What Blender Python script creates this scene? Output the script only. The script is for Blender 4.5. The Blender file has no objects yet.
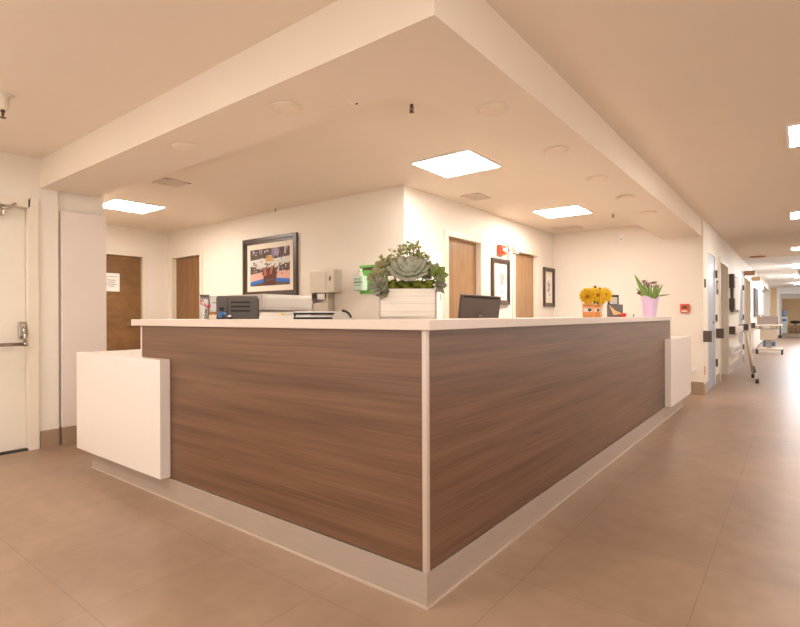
import bpy, bmesh, math, random
from mathutils import Vector, Matrix, Euler
random.seed(7)
S = bpy.context.scene
COL = S.collection
PI = math.pi
S.view_settings.view_transform = 'Standard'
try: S.view_settings.look = 'None'
except Exception: pass
S.view_settings.gamma = 1.0
S.view_settings.use_curve_mapping = False
S.view_settings.exposure = 1.12

# ------------------------------------------------------------------ materials
def srgb(r, g, b):
    def f(c):
        c /= 255.0
        return c/12.92 if c <= 0.04045 else ((c+0.055)/1.055)**2.4
    return (f(r), f(g), f(b), 1)

def base_mat(name):
    m = bpy.data.materials.new(name); m.use_nodes = True
    nt = m.node_tree
    return m, nt, nt.nodes['Principled BSDF']

def mat(name, rgb, rough=0.5, metal=0.0, noise=0.04, scale=12, stretch=(1, 1, 1), bump=0.0, spec=0.5, coat=0, trans=0, alpha=1):
    """Procedural paint/plastic/metal: colour modulated by a soft noise."""
    m, nt, b = base_mat(name)
    c = srgb(*rgb)
    tc = nt.nodes.new('ShaderNodeTexCoord'); mp = nt.nodes.new('ShaderNodeMapping')
    mp.inputs['Scale'].default_value = stretch
    nz = nt.nodes.new('ShaderNodeTexNoise'); nz.inputs['Scale'].default_value = scale; nz.inputs['Detail'].default_value = 3
    mx = nt.nodes.new('ShaderNodeMix'); mx.data_type = 'RGBA'
    mx.inputs[6].default_value = (c[0]*(1-noise*2), c[1]*(1-noise*2), c[2]*(1-noise*2), 1)
    mx.inputs[7].default_value = (min(1, c[0]*(1+noise)), min(1, c[1]*(1+noise)), min(1, c[2]*(1+noise)), 1)
    L = nt.links.new
    L(tc.outputs['Object'], mp.inputs['Vector']); L(mp.outputs[0], nz.inputs['Vector'])
    L(nz.outputs[0], mx.inputs[0]); L(mx.outputs[2], b.inputs['Base Color'])
    b.inputs['Roughness'].default_value = rough; b.inputs['Metallic'].default_value = metal
    b.inputs['Specular IOR Level'].default_value = spec
    b.inputs['Coat Weight'].default_value = coat
    b.inputs['Transmission Weight'].default_value = trans
    if bump:
        bp = nt.nodes.new('ShaderNodeBump'); bp.inputs['Strength'].default_value = bump; bp.inputs['Distance'].default_value = 0.004
        L(nz.outputs[0], bp.inputs['Height']); L(bp.outputs[0], b.inputs['Normal'])
    return m

def emis(name, rgb, strength):
    m, nt, b = base_mat(name)
    b.inputs['Base Color'].default_value = (0.8, 0.8, 0.8, 1)
    b.inputs['Emission Color'].default_value = (rgb[0], rgb[1], rgb[2], 1)
    b.inputs['Emission Strength'].default_value = strength
    return m

def wood_mat(name, dark, light, stretch, rough=0.42, fine=1.0):
    m, nt, b = base_mat(name); L = nt.links.new
    tc = nt.nodes.new('ShaderNodeTexCoord')
    def nz(sc, st, det, dist=0.0):
        mp = nt.nodes.new('ShaderNodeMapping'); mp.inputs['Scale'].default_value = st
        n = nt.nodes.new('ShaderNodeTexNoise'); n.inputs['Scale'].default_value = sc; n.inputs['Detail'].default_value = det
        n.inputs['Distortion'].default_value = dist
        L(tc.outputs['Object'], mp.inputs['Vector']); L(mp.outputs[0], n.inputs['Vector']); return n
    s = stretch
    a = nz(1.0, (s[0], s[1], s[2]), 4, 0.15)
    f = nz(1.0, (s[0]*2.5, s[1]*2.5, s[2]*7*fine), 5)
    ad = nt.nodes.new('ShaderNodeMath'); ad.operation = 'MULTIPLY_ADD'; ad.inputs[1].default_value = 0.45
    mu = nt.nodes.new('ShaderNodeMath'); mu.operation = 'MULTIPLY'; mu.inputs[1].default_value = 0.55
    L(a.outputs[0], mu.inputs[0]); L(f.outputs[0], ad.inputs[0]); L(mu.outputs[0], ad.inputs[2])
    cr = nt.nodes.new('ShaderNodeValToRGB')
    cr.color_ramp.elements[0].position = 0.33; cr.color_ramp.elements[0].color = srgb(*dark)
    cr.color_ramp.elements[1].position = 0.66; cr.color_ramp.elements[1].color = srgb(*light)
    L(ad.outputs[0], cr.inputs[0]); L(cr.outputs[0], b.inputs['Base Color'])
    b.inputs['Roughness'].default_value = rough
    return m

def floor_mat():
    m, nt, b = base_mat('vinyl_floor'); L = nt.links.new
    tc = nt.nodes.new('ShaderNodeTexCoord')
    mp = nt.nodes.new('ShaderNodeMapping'); mp.inputs['Location'].default_value = (0.31, -3.19, 0)
    br = nt.nodes.new('ShaderNodeTexBrick')
    br.offset = 0.0; br.squash = 1.0
    br.inputs['Scale'].default_value = 1.0
    br.inputs['Brick Width'].default_value = 0.6; br.inputs['Row Height'].default_value = 0.6
    br.inputs['Mortar Size'].default_value = 0.0022; br.inputs['Mortar Smooth'].default_value = 0.3
    br.inputs['Color1'].default_value = (0.46, 0.46, 0.46, 1); br.inputs['Color2'].default_value = (0.54, 0.54, 0.54, 1)
    L(tc.outputs['Object'], mp.inputs[0]); L(mp.outputs[0], br.inputs['Vector'])
    n1 = nt.nodes.new('ShaderNodeTexNoise'); n1.inputs['Scale'].default_value = 1.6; n1.inputs['Detail'].default_value = 5
    n2 = nt.nodes.new('ShaderNodeTexNoise'); n2.inputs['Scale'].default_value = 9; n2.inputs['Detail'].default_value = 6
    L(tc.outputs['Object'], n1.inputs['Vector']); L(tc.outputs['Object'], n2.inputs['Vector'])
    m1 = nt.nodes.new('ShaderNodeMath'); m1.operation = 'MULTIPLY_ADD'; m1.inputs[1].default_value = 0.5
    m0 = nt.nodes.new('ShaderNodeMath'); m0.operation = 'MULTIPLY'; m0.inputs[1].default_value = 0.25
    L(n2.outputs[0], m0.inputs[0]); L(n1.outputs[0], m1.inputs[0]); L(m0.outputs[0], m1.inputs[2])
    m2 = nt.nodes.new('ShaderNodeMath'); m2.operation = 'MULTIPLY_ADD'; m2.inputs[1].default_value = 0.3
    L(br.outputs['Color'], m2.inputs[0]); L(m1.outputs[0], m2.inputs[2])
    cr = nt.nodes.new('ShaderNodeValToRGB')
    cr.color_ramp.elements[0].position = 0.38; cr.color_ramp.elements[0].color = srgb(*FLOOR_A)
    cr.color_ramp.elements[1].position = 0.68; cr.color_ramp.elements[1].color = srgb(*FLOOR_B)
    L(m2.outputs[0], cr.inputs[0])
    mx = nt.nodes.new('ShaderNodeMix'); mx.data_type = 'RGBA'; mx.inputs[7].default_value = srgb(120, 88, 66)
    f = nt.nodes.new('ShaderNodeMath'); f.operation = 'MULTIPLY'; f.inputs[1].default_value = 0.25
    L(br.outputs['Fac'], f.inputs[0]); L(f.outputs[0], mx.inputs[0]); L(cr.outputs[0], mx.inputs[6])
    L(mx.outputs[2], b.inputs['Base Color'])
    rg = nt.nodes.new('ShaderNodeMapRange'); rg.inputs[3].default_value = 0.30; rg.inputs[4].default_value = 0.46
    L(n1.outputs[0], rg.inputs[0]); L(rg.outputs[0], b.inputs['Roughness'])
    b.inputs['Specular IOR Level'].default_value = 0.45
    return m

FLOOR_A = (144, 116, 95); FLOOR_B = (170, 141, 118)
WALL = mat('cream_wall_paint', (240, 230, 217), 0.55, noise=0.012, scale=3)
CEIL = mat('ceiling_paint', (240, 225, 207), 0.75, noise=0.012, scale=3)
PINK = mat('pale_partition_laminate', (236, 222, 212), 0.4, noise=0.01)
FRAME = mat('door_frame_paint', (238, 226, 208), 0.35, noise=0.01)
DOORW = mat('white_door_paint', (238, 228, 214), 0.35, noise=0.01)
FLOOR = floor_mat()
BASE = mat('taupe_rubber_base', (166, 140, 117), 0.35, noise=0.05, scale=4)
WOODP = wood_mat('walnut_laminate', (86, 58, 40), (132, 95, 70), (0.55, 0.55, 15), 0.36)
WOODD = wood_mat('brown_door_veneer', (116, 80, 44), (150, 108, 66), (14, 14, 0.7), 0.4)
WOODL = wood_mat('light_brown_door_veneer', (150, 111, 72), (180, 140, 100), (14, 14, 0.7), 0.4)
WOODN = wood_mat('nook_door_veneer', (112, 78, 42), (144, 104, 62), (3, 3, 3), 0.4)
WHITEL = mat('white_solid_surface', (238, 226, 213), 0.28, noise=0.012, scale=20)
COUNTERM = mat('taupe_solid_surface', (222, 203, 188), 0.3, noise=0.012, scale=20)
PANELW = mat('white_front_laminate', (236, 224, 214), 0.3, noise=0.01)
ALU = mat('brushed_aluminium', (214, 196, 182), 0.38, metal=0.45, noise=0.03, stretch=(1, 1, 0.1))
PLINTH = mat('brushed_steel_kick', (198, 182, 168), 0.34, metal=0.45, noise=0.05, scale=5, stretch=(1, 1, 8))
STEEL = mat('stainless_steel', (196, 186, 174), 0.35, metal=0.6, noise=0.04)
CHROME = mat('chrome_hardware', (190, 180, 170), 0.2, metal=0.9, noise=0.02)
BLACK = mat('black_plastic', (32, 28, 27), 0.45)
DGREY = mat('dark_grey_plastic', (96, 90, 86), 0.5, noise=0.03)
SLOT = mat('vent_slot_dark', (46, 38, 35), 0.6)
MON = mat('monitor_housing', (98, 87, 83), 0.32, noise=0.03)
LGREY = mat('light_grey_plastic', (196, 188, 180), 0.45, noise=0.02)
PAPER = mat('white_paper', (244, 240, 234), 0.7, noise=0.01)
INK = mat('grey_ink', (120, 116, 118), 0.7)
FRAMEB = mat('dark_bronze_frame', (84, 66, 56), 0.35, noise=0.12, scale=30)
MATB = mat('cream_mount_board', (240, 226, 208), 0.7, noise=0.01)
RED = mat('alarm_red', (226, 84, 40), 0.4)
REDB = mat('bright_red', (214, 40, 34), 0.4)
GREEN = mat('lime_green_board', (116, 198, 84), 0.45)
MINT = mat('mint_bottle_plastic', (200, 222, 200), 0.25)
YEL = mat('yellow_pad', (246, 206, 80), 0.6)
ORANGE = mat('orange_tin', (236, 158, 84), 0.4, noise=0.08, scale=20)
BROWNB = mat('brown_box', (150, 96, 40), 0.5)
TAN = mat('tan_card', (226, 190, 130), 0.6)
PETY = mat('yellow_petal', (255, 200, 12), 0.55, noise=0.08, scale=60)
PETC = mat('amber_flower_centre', (196, 112, 14), 0.8, noise=0.2, scale=300)
MAROON = mat('maroon_petal', (128, 40, 56), 0.55, noise=0.15, scale=60)
MAROONP = mat('faded_maroon_petal', (166, 106, 96), 0.6, noise=0.15, scale=60)
LEAF = mat('tulip_leaf_green', (136, 164, 78), 0.45, noise=0.12, scale=30)
LEAFD = mat('dark_leaf_green', (64, 92, 40), 0.5, noise=0.12, scale=30)
SUCC = mat('grey_green_succulent', (148, 146, 124), 0.5, noise=0.14, scale=40)
SUCC2 = mat('blue_grey_succulent', (176, 176, 154), 0.5, noise=0.12, scale=40)
SUCC3 = mat('olive_succulent', (156, 150, 104), 0.5, noise=0.15, scale=40)
SUCC4 = mat('bright_succulent', (128, 146, 66), 0.5, noise=0.15, scale=40)
SPRIG = mat('yellow_green_sprig', (188, 184, 116), .5, noise=.12, scale=60)
MOSS = mat('green_moss', (124, 130, 40), 0.9, noise=0.3, scale=120, bump=0.6)
STEMG = mat('pale_stem', (150, 140, 80), 0.6)
POTW = mat('whitewashed_wood_planter', (238, 226, 212), 0.6, noise=0.10, scale=4, stretch=(1, 1, 14), bump=0.5)
LILAC = mat('lilac_pot_wrap', (222, 194, 226), 0.4, noise=0.04)
PINKF = mat('pink_orchid_petal', (222, 96, 116), 0.5)
BLUE = mat('blue_plastic', (52, 108, 170), 0.4)
BLUEGREY = mat('blue_grey_door', (160, 166, 182), 0.35, noise=0.03)
ORBR = mat('bronze_edge', (140, 100, 72), 0.4)
BRACK = mat('dark_brown_bumper', (88, 74, 66), 0.5)
SIGNB = mat('tan_sign', (190, 150, 112), 0.5)
BEIGE = mat('beige_wall_paint', (236, 206, 162), 0.6, noise=0.01)
WHITEP = mat('white_gloss_trim', (246, 244, 240), 0.35, noise=0.005)
GREYBOX = mat('taupe_case', (138, 120, 108), 0.5)
CARTW = mat('cart_cream_plastic', (226, 208, 186), 0.45)
HOSE = mat('blue_cart_fitting', (70, 130, 190), 0.4)
RUBBER = mat('black_rubber', (36, 34, 34), 0.6)
SPRK = mat('bronze_sprinkler', (92, 64, 46), 0.4, metal=0.5)
VENTM = mat('ceiling_vent_paint', (236, 220, 204), 0.6)
ORGC = mat('tan_ceiling_disc', (200, 142, 104), 0.6)
LEADG = mat('paint_grey', (104, 84, 76), 0.7, noise=0.2, scale=30)
A_BROWN = mat('paint_brown', (104, 56, 42), 0.7, noise=0.2, scale=30)
A_ORNG = mat('paint_copper', (192, 110, 84), 0.7, noise=0.2, scale=30)
A_PINK = mat('paint_pink', (226, 176, 158), 0.7, noise=0.06, scale=30)
A_BLUE = mat('paint_blue', (60, 116, 206), 0.7, noise=0.06, scale=30)
A_LAV = mat('paint_lavender', (170, 160, 190), 0.7, noise=0.1, scale=30)
A_WHITE = mat('paint_white', (222, 218, 210), 0.7, noise=0.1, scale=60)
A_OCHRE = mat('paint_ochre', (206, 160, 92), 0.7)
PAN_IN = emis('warm_light_diffuser', (1.0, 0.925, 0.84), 21.0)
PAN_CO = emis('corridor_light_diffuser', (1.0, 0.93, 0.85), 14.0)
PAN_FAR = emis('far_light_diffuser', (0.86, 0.93, 1.0), 44.0)

# ------------------------------------------------------------------ mesh builder
class MB:
    def __init__(s): s.bm = bmesh.new(); s.mats = []
    def mi(s, m):
        if m is None: return 0
        if m not in s.mats: s.mats.append(m)
        return s.mats.index(m)
    def _fin(s, vs, M, m, smooth=False):
        if M is not None: bmesh.ops.transform(s.bm, matrix=M, verts=vs)
        i = s.mi(m)
        for f in {f for v in vs for f in v.link_faces}:
            f.material_index = i; f.smooth = smooth
    def box(s, x0, x1, y0, y1, z0, z1, m, bev=0.0, M=None):
        r = bmesh.ops.create_cube(s.bm, size=1.0)
        T = Matrix.Translation(((x0+x1)/2, (y0+y1)/2, (z0+z1)/2)) @ Matrix.Diagonal((abs(x1-x0), abs(y1-y0), abs(z1-z0), 1))
        vs = r['verts']; bmesh.ops.transform(s.bm, matrix=T, verts=vs)
        if bev:
            es = list({e for v in vs for e in v.link_edges})
            o = bmesh.ops.bevel(s.bm, geom=vs+es, offset=bev, segments=2, affect='EDGES', profile=0.6)
            vs = list({v for v in o['verts']} | {v for f in o['faces'] for v in f.verts})
            vs = [v for v in vs if v.is_valid]
            # gather whole island
            seen = set(vs); st = list(vs)
            while st:
                v = st.pop()
                for e in v.link_edges:
                    w = e.other_vert(v)
                    if w not in seen: seen.add(w); st.append(w)
            vs = list(seen)
        s._fin(vs, M, m); return s
    def cyl(s, p, q, r, m, r2=None, n=20, smooth=True):
        p = Vector(p); q = Vector(q); d = q-p
        o = bmesh.ops.create_cone(s.bm, cap_ends=True, segments=n, radius1=r, radius2=r if r2 is None else r2, depth=d.length)
        M = Matrix.Translation((p+q)/2) @ d.to_track_quat('Z', 'Y').to_matrix().to_4x4()
        s._fin(o['verts'], M, m, False)
        for f in {f for v in o['verts'] for f in v.link_faces}:
            if len(f.verts) == 4 and smooth: f.smooth = True
        return s
    def tube(s, pts, r, m, n=8):
        for a, b in zip(pts, pts[1:]): s.cyl(a, b, r, m, n=n)
        for p in pts[1:-1]: s.ball(p, (r, r, r), m, 8, 6)
        return s
    def ball(s, c, rad, m, u=14, v=10, M=None):
        o = bmesh.ops.create_uvsphere(s.bm, u_segments=u, v_segments=v, radius=1)
        T = Matrix.Translation(c) @ Matrix.Diagonal((rad[0], rad[1], rad[2], 1))
        s._fin(o['verts'], (M @ T) if M is not None else T, m, True); return s
    def poly(s, pts, m, thick=None, smooth=False, M=None):
        """pts planar; thick = extrusion vector"""
        vs = [s.bm.verts.new(p) for p in pts]
        f = s.bm.faces.new(vs); allv = list(vs)
        if thick is not None:
            r = bmesh.ops.extrude_face_region(s.bm, geom=[f])
            nv = [g for g in r['geom'] if isinstance(g, bmesh.types.BMVert)]
            bmesh.ops.translate(s.bm, vec=Vector(thick), verts=nv); allv += nv
        s._fin(allv, M, m, smooth); return s
    def lathe(s, prof, c, m, n=28, M=None, square=0):
        rings = []
        for r, z in prof:
            ring = []
            for k in range(n):
                a = 2*PI*k/n
                ring.append(s.bm.verts.new((c[0]+r*math.cos(a), c[1]+r*math.sin(a), c[2]+z)))
            rings.append(ring)
        for A, B in zip(rings, rings[1:]):
            for k in range(n): s.bm.faces.new((A[k], A[(k+1) % n], B[(k+1) % n], B[k]))
        s.bm.faces.new(rings[0][::-1]); s.bm.faces.new(rings[-1])
        vs = [v for R in rings for v in R]
        s._fin(vs, M, m, True); return s
    def leaf(s, M, L, W, T, m, curl=0.0, tip=1.0, seg=6):
        """fleshy or thin pointed leaf along +X, lying in XY, curling up in Z; M places it"""
        rows = []
        for i in range(seg+1):
            t = i/seg
            w = W*0.5*(math.sin(PI*min(1, t**0.75*0.93+0.06)))**0.8 if i < seg else W*0.02*tip
            th = T*0.5*(1-t*0.75)
            x = L*t*math.cos(curl*t*0.7); z = L*t*math.sin(curl*t*0.7)
            row = [(x, -w, z+w*0.25), (x, 0, z-th), (x, w, z+w*0.25), (x, 0, z+th)]
            rows.append([s.bm.verts.new(p) for p in row])
        for A, B in zip(rows, rows[1:]):
            for k in range(4): s.bm.faces.new((A[k], A[(k+1) % 4], B[(k+1) % 4], B[k]))
        s.bm.faces.new(rows[0][::-1]); s.bm.faces.new(rows[-1])
        s._fin([v for R in rows for v in R], M, m, True); return s
    def obj(s, name, parent=None, loc=None):
        bmesh.ops.recalc_face_normals(s.bm, faces=s.bm.faces[:])
        me = bpy.data.meshes.new(name); s.bm.to_mesh(me); s.bm.free()
        for m in s.mats: me.materials.append(m)
        o = bpy.data.objects.new(name, me); COL.objects.link(o)
        if parent: o.parent = parent
        return o

def tag(o, label=None, cat=None, group=None, kind=None):
    if label: o['label'] = label
    if cat: o['category'] = cat
    if group: o['group'] = group
    if kind: o['kind'] = kind
    return o

def thing(name, label, cat, loc, rz=0.0, group=None, tilt=None):
    o = bpy.data.objects.new(name, None); COL.objects.link(o)
    o.location = loc; o.rotation_euler = tilt if tilt else (0, 0, rz)
    return tag(o, label, cat, group)

def struct(name, mb, label=None):
    o = mb.obj(name); o['kind'] = 'structure'
    if label: o['label'] = label
    return o

def copy_tree(o, parent=None):
    c = o.copy(); COL.objects.link(c); c.parent = parent
    for ch in list(o.children): copy_tree(ch, c)
    return c

# ------------------------------------------------------------------ setting
ZC = 2.44       # ceiling
ZS = 2.20       # soffit underside
XL, XN, XK, XC, XR = -5.05, -7.85, -3.15, -1.02, 1.35
YR, YB, YF, YE = -1.3, 4.13, 8.15, 31.0
W = 0.2

m = MB(); m.box(XN-.3, 4.5, YR-.3, 42.5, -0.1, 0, FLOOR); struct('floor', m)
m = MB(); m.box(XN-.3, 4.5, YR-.3, 14.6, ZC, ZC+0.1, CEIL); struct('ceiling', m)
CEIL_LIT = mat('daylit_far_ceiling_colour', (246, 246, 246), 0.7, noise=0.01)  # far daylight put into a whiter copy of the ceiling colour
m = MB(); m.box(XN-.3, 4.5, 14.6, 42.5, ZC, ZC+0.1, CEIL_LIT); struct('ceiling', m)

def wall_x(name, X, side, y0, y1, holes, material=WALL, z1=ZC):
    """wall in plane X; body extends W to 'side' (-1/+1); holes: (ya, yb, za, zb)"""
    m = MB(); xa, xb = sorted((X, X+side*W)); y = y0
    for ya, yb, za, zb in sorted(holes):
        if ya > y: m.box(xa, xb, y, ya, 0, z1, material)
        if za > 0: m.box(xa, xb, ya, yb, 0, za, material)
        if zb < z1: m.box(xa, xb, ya, yb, zb, z1, material)
        y = yb
    if y1 > y: m.box(xa, xb, y, y1, 0, z1, material)
    return struct(name, m)
def wall_y(name, Y, side, x0, x1, holes, material=WALL, z1=ZC):
    m = MB(); ya_, yb_ = sorted((Y, Y+side*W)); x = x0
    for xa, xb, za, zb in sorted(holes):
        if xa > x: m.box(x, xa, ya_, yb_, 0, z1, material)
        if za > 0: m.box(xa, xb, ya_, yb_, 0, za, material)
        if zb < z1: m.box(xa, xb, ya_, yb_, zb, z1, material)
        x = xb
    if x1 > x: m.box(x, x1, ya_, yb_, 0, z1, material)
    return struct(name, m)

HD = 2.03
wall_x('wall_left', XL, -1, YR, 1.68, [(0.5, 1.47, 0, HD)])
wall_x('wall_left_recess', XL-0.03, -1, 1.68, 2.06, [])
wall_y('wall_nook_front', 2.06, -1, XN, XL-0.03-W, [])
wall_x('wall_nook', XN, -1, 1.92, YB+W, [(2.90, 3.74, 0, HD)])
wall_y('wall_back', YB, 1, XN, XK, [(-7.70, -6.90, 0, HD)])
wall_x('wall_core_side', XK, -1, YB+W, YF+W, [(4.93, 5.70, 0, HD), (6.67, 7.48, 0, HD)])
wall_y('wall_far', YF, 1, XK, XC-W, [])
wall_x('wall_corridor', XC, -1, YF, YE, [(8.60, 9.42, 0, HD), (9.95, 11.2, 0, 2.0), (13.6, 14.55, 0, HD), (15.1, 17.0, 0, HD), (24.5, 30.2, 0.0, 2.25)])
wall_x('wall_right', XR, 1, YR, YE, [(-.9, 2.6, .25, 2.3), (3.2, 6.7, .25, 2.3), (7.4, 10.4, .4, 2.3), (14.5, 18.5, 0.5, 2.3), (20, 24, 0.5, 2.3), (25.5, 30, 0.5, 2.3)])
wall_y('wall_rear', YR, -1, XL-W, XR+W, [(-4.7, -2.3, .25, 2.3), (-1.9, .9, .25, 2.3)])
# corridor end: pier, frames and the beige room beyond
m = MB(); m.box(XC-W, -0.78, YE, YE+W, 0, ZC, BEIGE); m.box(-.78, XR+W, YE, YE+W, 2.24, ZC, WHITEP); struct('wall_end', m)
m = MB(); m.box(-.78, -.66, YE-.03, YE+W+.03, 0, 2.24, WHITEP); m.box(-.66, XR, YE-.03, YE+W+.03, 2.12, 2.24, WHITEP); struct('trim_1', m)
m = MB(); m.box(-.78, -.62, YE+2, YE+2.15, 0, ZC, WHITEP); m.box(-.62, XR+2, YE+2, YE+2.15, 1.95, ZC, WHITEP); struct('trim_2', m)
wall_y('wall_room_end', 41.0, 1, -3, 4.4, [], BEIGE)
wall_x('wall_room_left', -3.0, -1, YE+W, 41.2, [], BEIGE)
wall_x('wall_room_right', 4.4, 1, YE+W, 41.2, [(32, 39, 0.5, 2.2)], BEIGE)
m = MB(); m.box(XC-3-W, XC-W, 24.3, 24.5, 0, ZC, WHITEP); m.box(XC-3-W, XC-W, 30.2, 30.4, 0, ZC, WHITEP)
m.box(XC-3-W, XC-3, 24.5, 30.2, 0, .6, WHITEP); m.box(XC-3-W, XC-3, 24.5, 30.2, 2.2, ZC, WHITEP); struct('wall_bay', m)
# closets behind open alcoves so no sky shows
m = MB(); m.box(XC-1.3, XC-W, 9.75, 9.95, 0, ZC, WALL); m.box(XC-1.3, XC-W, 11.2, 11.4, 0, ZC, WALL); m.box(XC-1.5, XC-1.3, 9.75, 11.4, 0, ZC, WALL)
struct('wall_alcove', m)
m = MB(); m.box(XC-1.3, XC-W, 14.9, 15.1, 0, ZC, WALL); m.box(XC-1.3, XC-W, 17.0, 17.2, 0, ZC, BEIGE); m.box(XC-1.5, XC-1.3, 14.9, 17.2, 0, ZC, WALL)
struct('wall_side_bay', m)

# soffit ring above the counter
m = MB()
SX, SY, SXI, SYI = -1.04, 1.55, -1.53, 1.99
m.poly([(XL, SY, ZS), (SX, SY, ZS), (SX, YF, ZS), (SXI, YF, ZS), (SXI, SYI, ZS), (XL, SYI, ZS)], CEIL, thick=(0, 0, ZC-ZS))
sof = struct('trim_3', m, 'lowered ceiling soffit band running above the reception counter')

# unseen windows; those in wall_right and wall_rear added to let in fill light
def unseen_window(n, y0, y1, z0, z1, X):
    m = MB(); t = .05
    for (a, b, c, d) in ((y0, y1, z0, z0+t), (y0, y1, z1-t, z1), (y0, y0+t, z0, z1), (y1-t, y1, z0, z1), ((y0+y1)/2-t/2, (y0+y1)/2+t/2, z0, z1)):
        m.box(X+.04, X+.12, a, b, c, d, WHITEP)
    return struct('unseen_window_%d' % n, m)
unseen_window(1, 14.5, 18.5, .5, 2.3, XR); unseen_window(2, 20, 24, .5, 2.3, XR); unseen_window(3, 25.5, 30, .5, 2.3, XR)
unseen_window(4, 32, 39, .5, 2.2, 4.4)
unseen_window(5, 24.5, 30.2, .6, 2.2, XC-3-W)

unseen_window(6, -.9, 2.6, .25, 2.3, XR); unseen_window(7, 3.2, 6.7, .25, 2.3, XR); unseen_window(8, 7.4, 10.4, .4, 2.3, XR)  # near openings added so world light fills the ceiling and counter front
for n_, (xa, xb) in ((9, (-4.7, -2.3)), (10, (-1.9, .9))):  # rear pair, likewise added for frontal fill light
    m = MB(); t_ = .05
    for (a, b, c, d) in ((xa, xb, .25, .30), (xa, xb, 2.25, 2.3), (xa, xa+t_, .3, 2.25), (xb-t_, xb, .3, 2.25), ((xa+xb)/2-.025, (xa+xb)/2+.025, .3, 2.25)):
        m.box(a, b, YR-.12, YR-.04, c, d, WHITEP)
    struct('unseen_window_%d' % n_, m)
# baseboards
def bb(name, boxes):
    m = MB()
    for b in boxes: m.box(*b, BASE)
    struct(name, m)
BH = .145
bb('baseboard_left', [(XL, XL+.012, YR, .45, 0, BH), (XL, XL+.012, 1.54, 1.68, 0, BH), (XL-.03, XL-.018, 1.68, 2.06, 0, BH)])
bb('baseboard_back', [(-6.88, XK, YB-.012, YB, 0, .1)])
bb('baseboard_core_side', [(XK, XK+.012, YB, 4.9, 0, .1), (XK, XK+.012, 5.78, 6.63, 0, .1), (XK, XK+.012, 7.56, YF, 0, .1)])
bb('baseboard_far', [(XK+.012, XC, YF-.012, YF, 0, BH+.03)])
bb('baseboard_corridor', [(XC, XC+.012, YF-.012, 8.6, 0, BH), (XC, XC+.012, 9.47, 9.9, 0, BH), (XC, XC+.012, 11.25, 13.5, 0, BH), (XC, XC+.012, 14.6, 15.0, 0, BH), (XC, XC+.012, 17.1, 24.5, 0, .1)])
bb('baseboard_right', [(XR-.012, XR, YR, YE, 0, .1)])
# low wall bumper strip on far wall
m = MB(); m.box(-2.2, XC, YF-.012, YF, .72, .745, FRAME); struct('trim_4', m)

# ---- doors
def frame_x(m, X, y0, y1, h, d=0.02, f=.055, dep=.12, mt=FRAME):
    m.box(X-dep, X+d, y0-f, y0+.012, 0, h+f, mt); m.box(X-dep, X+d, y1-.012, y1+f, 0, h+f, mt); m.box(X-dep, X+d, y0, y1, h-.012, h+f, mt)
def frame_y(m, Y, x0, x1, h, d=0.02, f=.055, dep=.12, mt=FRAME):
    m.box(x0-f, x0+.012, Y-d, Y+dep, 0, h+f, mt); m.box(x1-.012, x1+f, Y-d, Y+dep, 0, h+f, mt); m.box(x0, x1, Y-d, Y+dep, h-.012, h+f, mt)
def door_x(n, X, y0, y1, h, material, rec=.09, label=None, lever=True, fr=FRAME, hy=None, fd=.02):
    m = MB(); m.box(X-rec-.045, X-rec, y0+.014, y1-.014, .008, h-.014, material)
    d = struct('door_%d' % n, m, label)
    m = MB(); frame_x(m, X, y0, y1, h, d=fd, mt=fr); m.obj('door_frame', d)
    if lever:
        yy = (hy if hy is not None else y1-.08); m = MB()
        m.cyl((X-rec-.0005, yy, 1.0), (X-rec+.012, yy, 1.0), .028, CHROME)
        m.cyl((X-rec+.01, yy, 1.0), (X-rec+.055, yy, 1.0), .009, CHROME)
        m.cyl((X-rec+.05, yy+.01, 1.0), (X-rec+.05, yy-.11 if yy > (y0+y1)/2 else yy+.11, 1.0), .009, CHROME)
        m.obj('door_handle', d)
    return d
door_x(1, XN, 2.90, 3.74, HD, WOODN, .04, 'brown wooden door with a paper notice in the left nook', hy=3.6)
door_x(2, XK, 4.93, 5.70, HD, WOODL, .05, 'light brown door behind the monitor', hy=5.03)
door_x(3, XK, 6.67, 7.48, HD, WOODL, .05, 'light brown door under the nurse call dome', hy=6.78)
m = MB(); m.box(-7.686, -6.914, YB+.05, YB+.095, .008, HD-.014, WOODD); d4 = struct('door_4', m, 'brown door at the left end of the back wall')
m = MB(); frame_y(m, YB, -7.70, -6.90, HD); m.obj('door_frame', d4)
m = MB(); m.cyl((-7.03, YB+.052, 1.0), (-7.03, YB+.03, 1.0), .01, CHROME); m.cyl((-7.02, YB+.035, 1.0), (-7.14, YB+.035, 1.0), .009, CHROME); m.obj('door_handle', d4)

# exit door on the left wall with panic bar and closer
m = MB(); m.box(XL-.10, XL-.055, .514, 1.456, .012, HD-.014, DOORW, .003); d5 = struct('door_5', m, 'white exit door with a push bar and closer')
m = MB(); frame_x(m, XL, .5, 1.47, HD, d=.018, f=.06, dep=.16); m.obj('door_frame', d5)
m = MB(); m.box(XL-.12, XL+.0, .5, 1.47, 0, .012, SLOT); m.obj('threshold', d5)
m = MB(); m.box(XL-.056, XL-.02, 1.40, 1.455, .93, 1.07, CHROME, .006); m.box(XL-.02, XL-.012, 1.412, 1.443, .95, 1.05, STEEL, .003); m.obj('exit_device_case', d5)
m = MB(); m.tube([(XL-.03, 1.428, 1.02), (XL+.03, 1.428, .99), (XL+.035, 1.428, .89)], .013, CHROME)
m.cyl((XL+.035, .60, .885), (XL+.035, 1.428, .885), .015, CHROME); m.ball((XL+.035, 1.428, .885), (.02, .02, .02), CHROME)
m.box(XL-.055, XL+.06, .58, .63, .85, .92, CHROME, .008); m.obj('push_bar', d5)
m = MB(); m.box(XL-.055, XL+.0, 1.02, 1.30, 1.93, 1.985, CHROME, .01)
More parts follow.
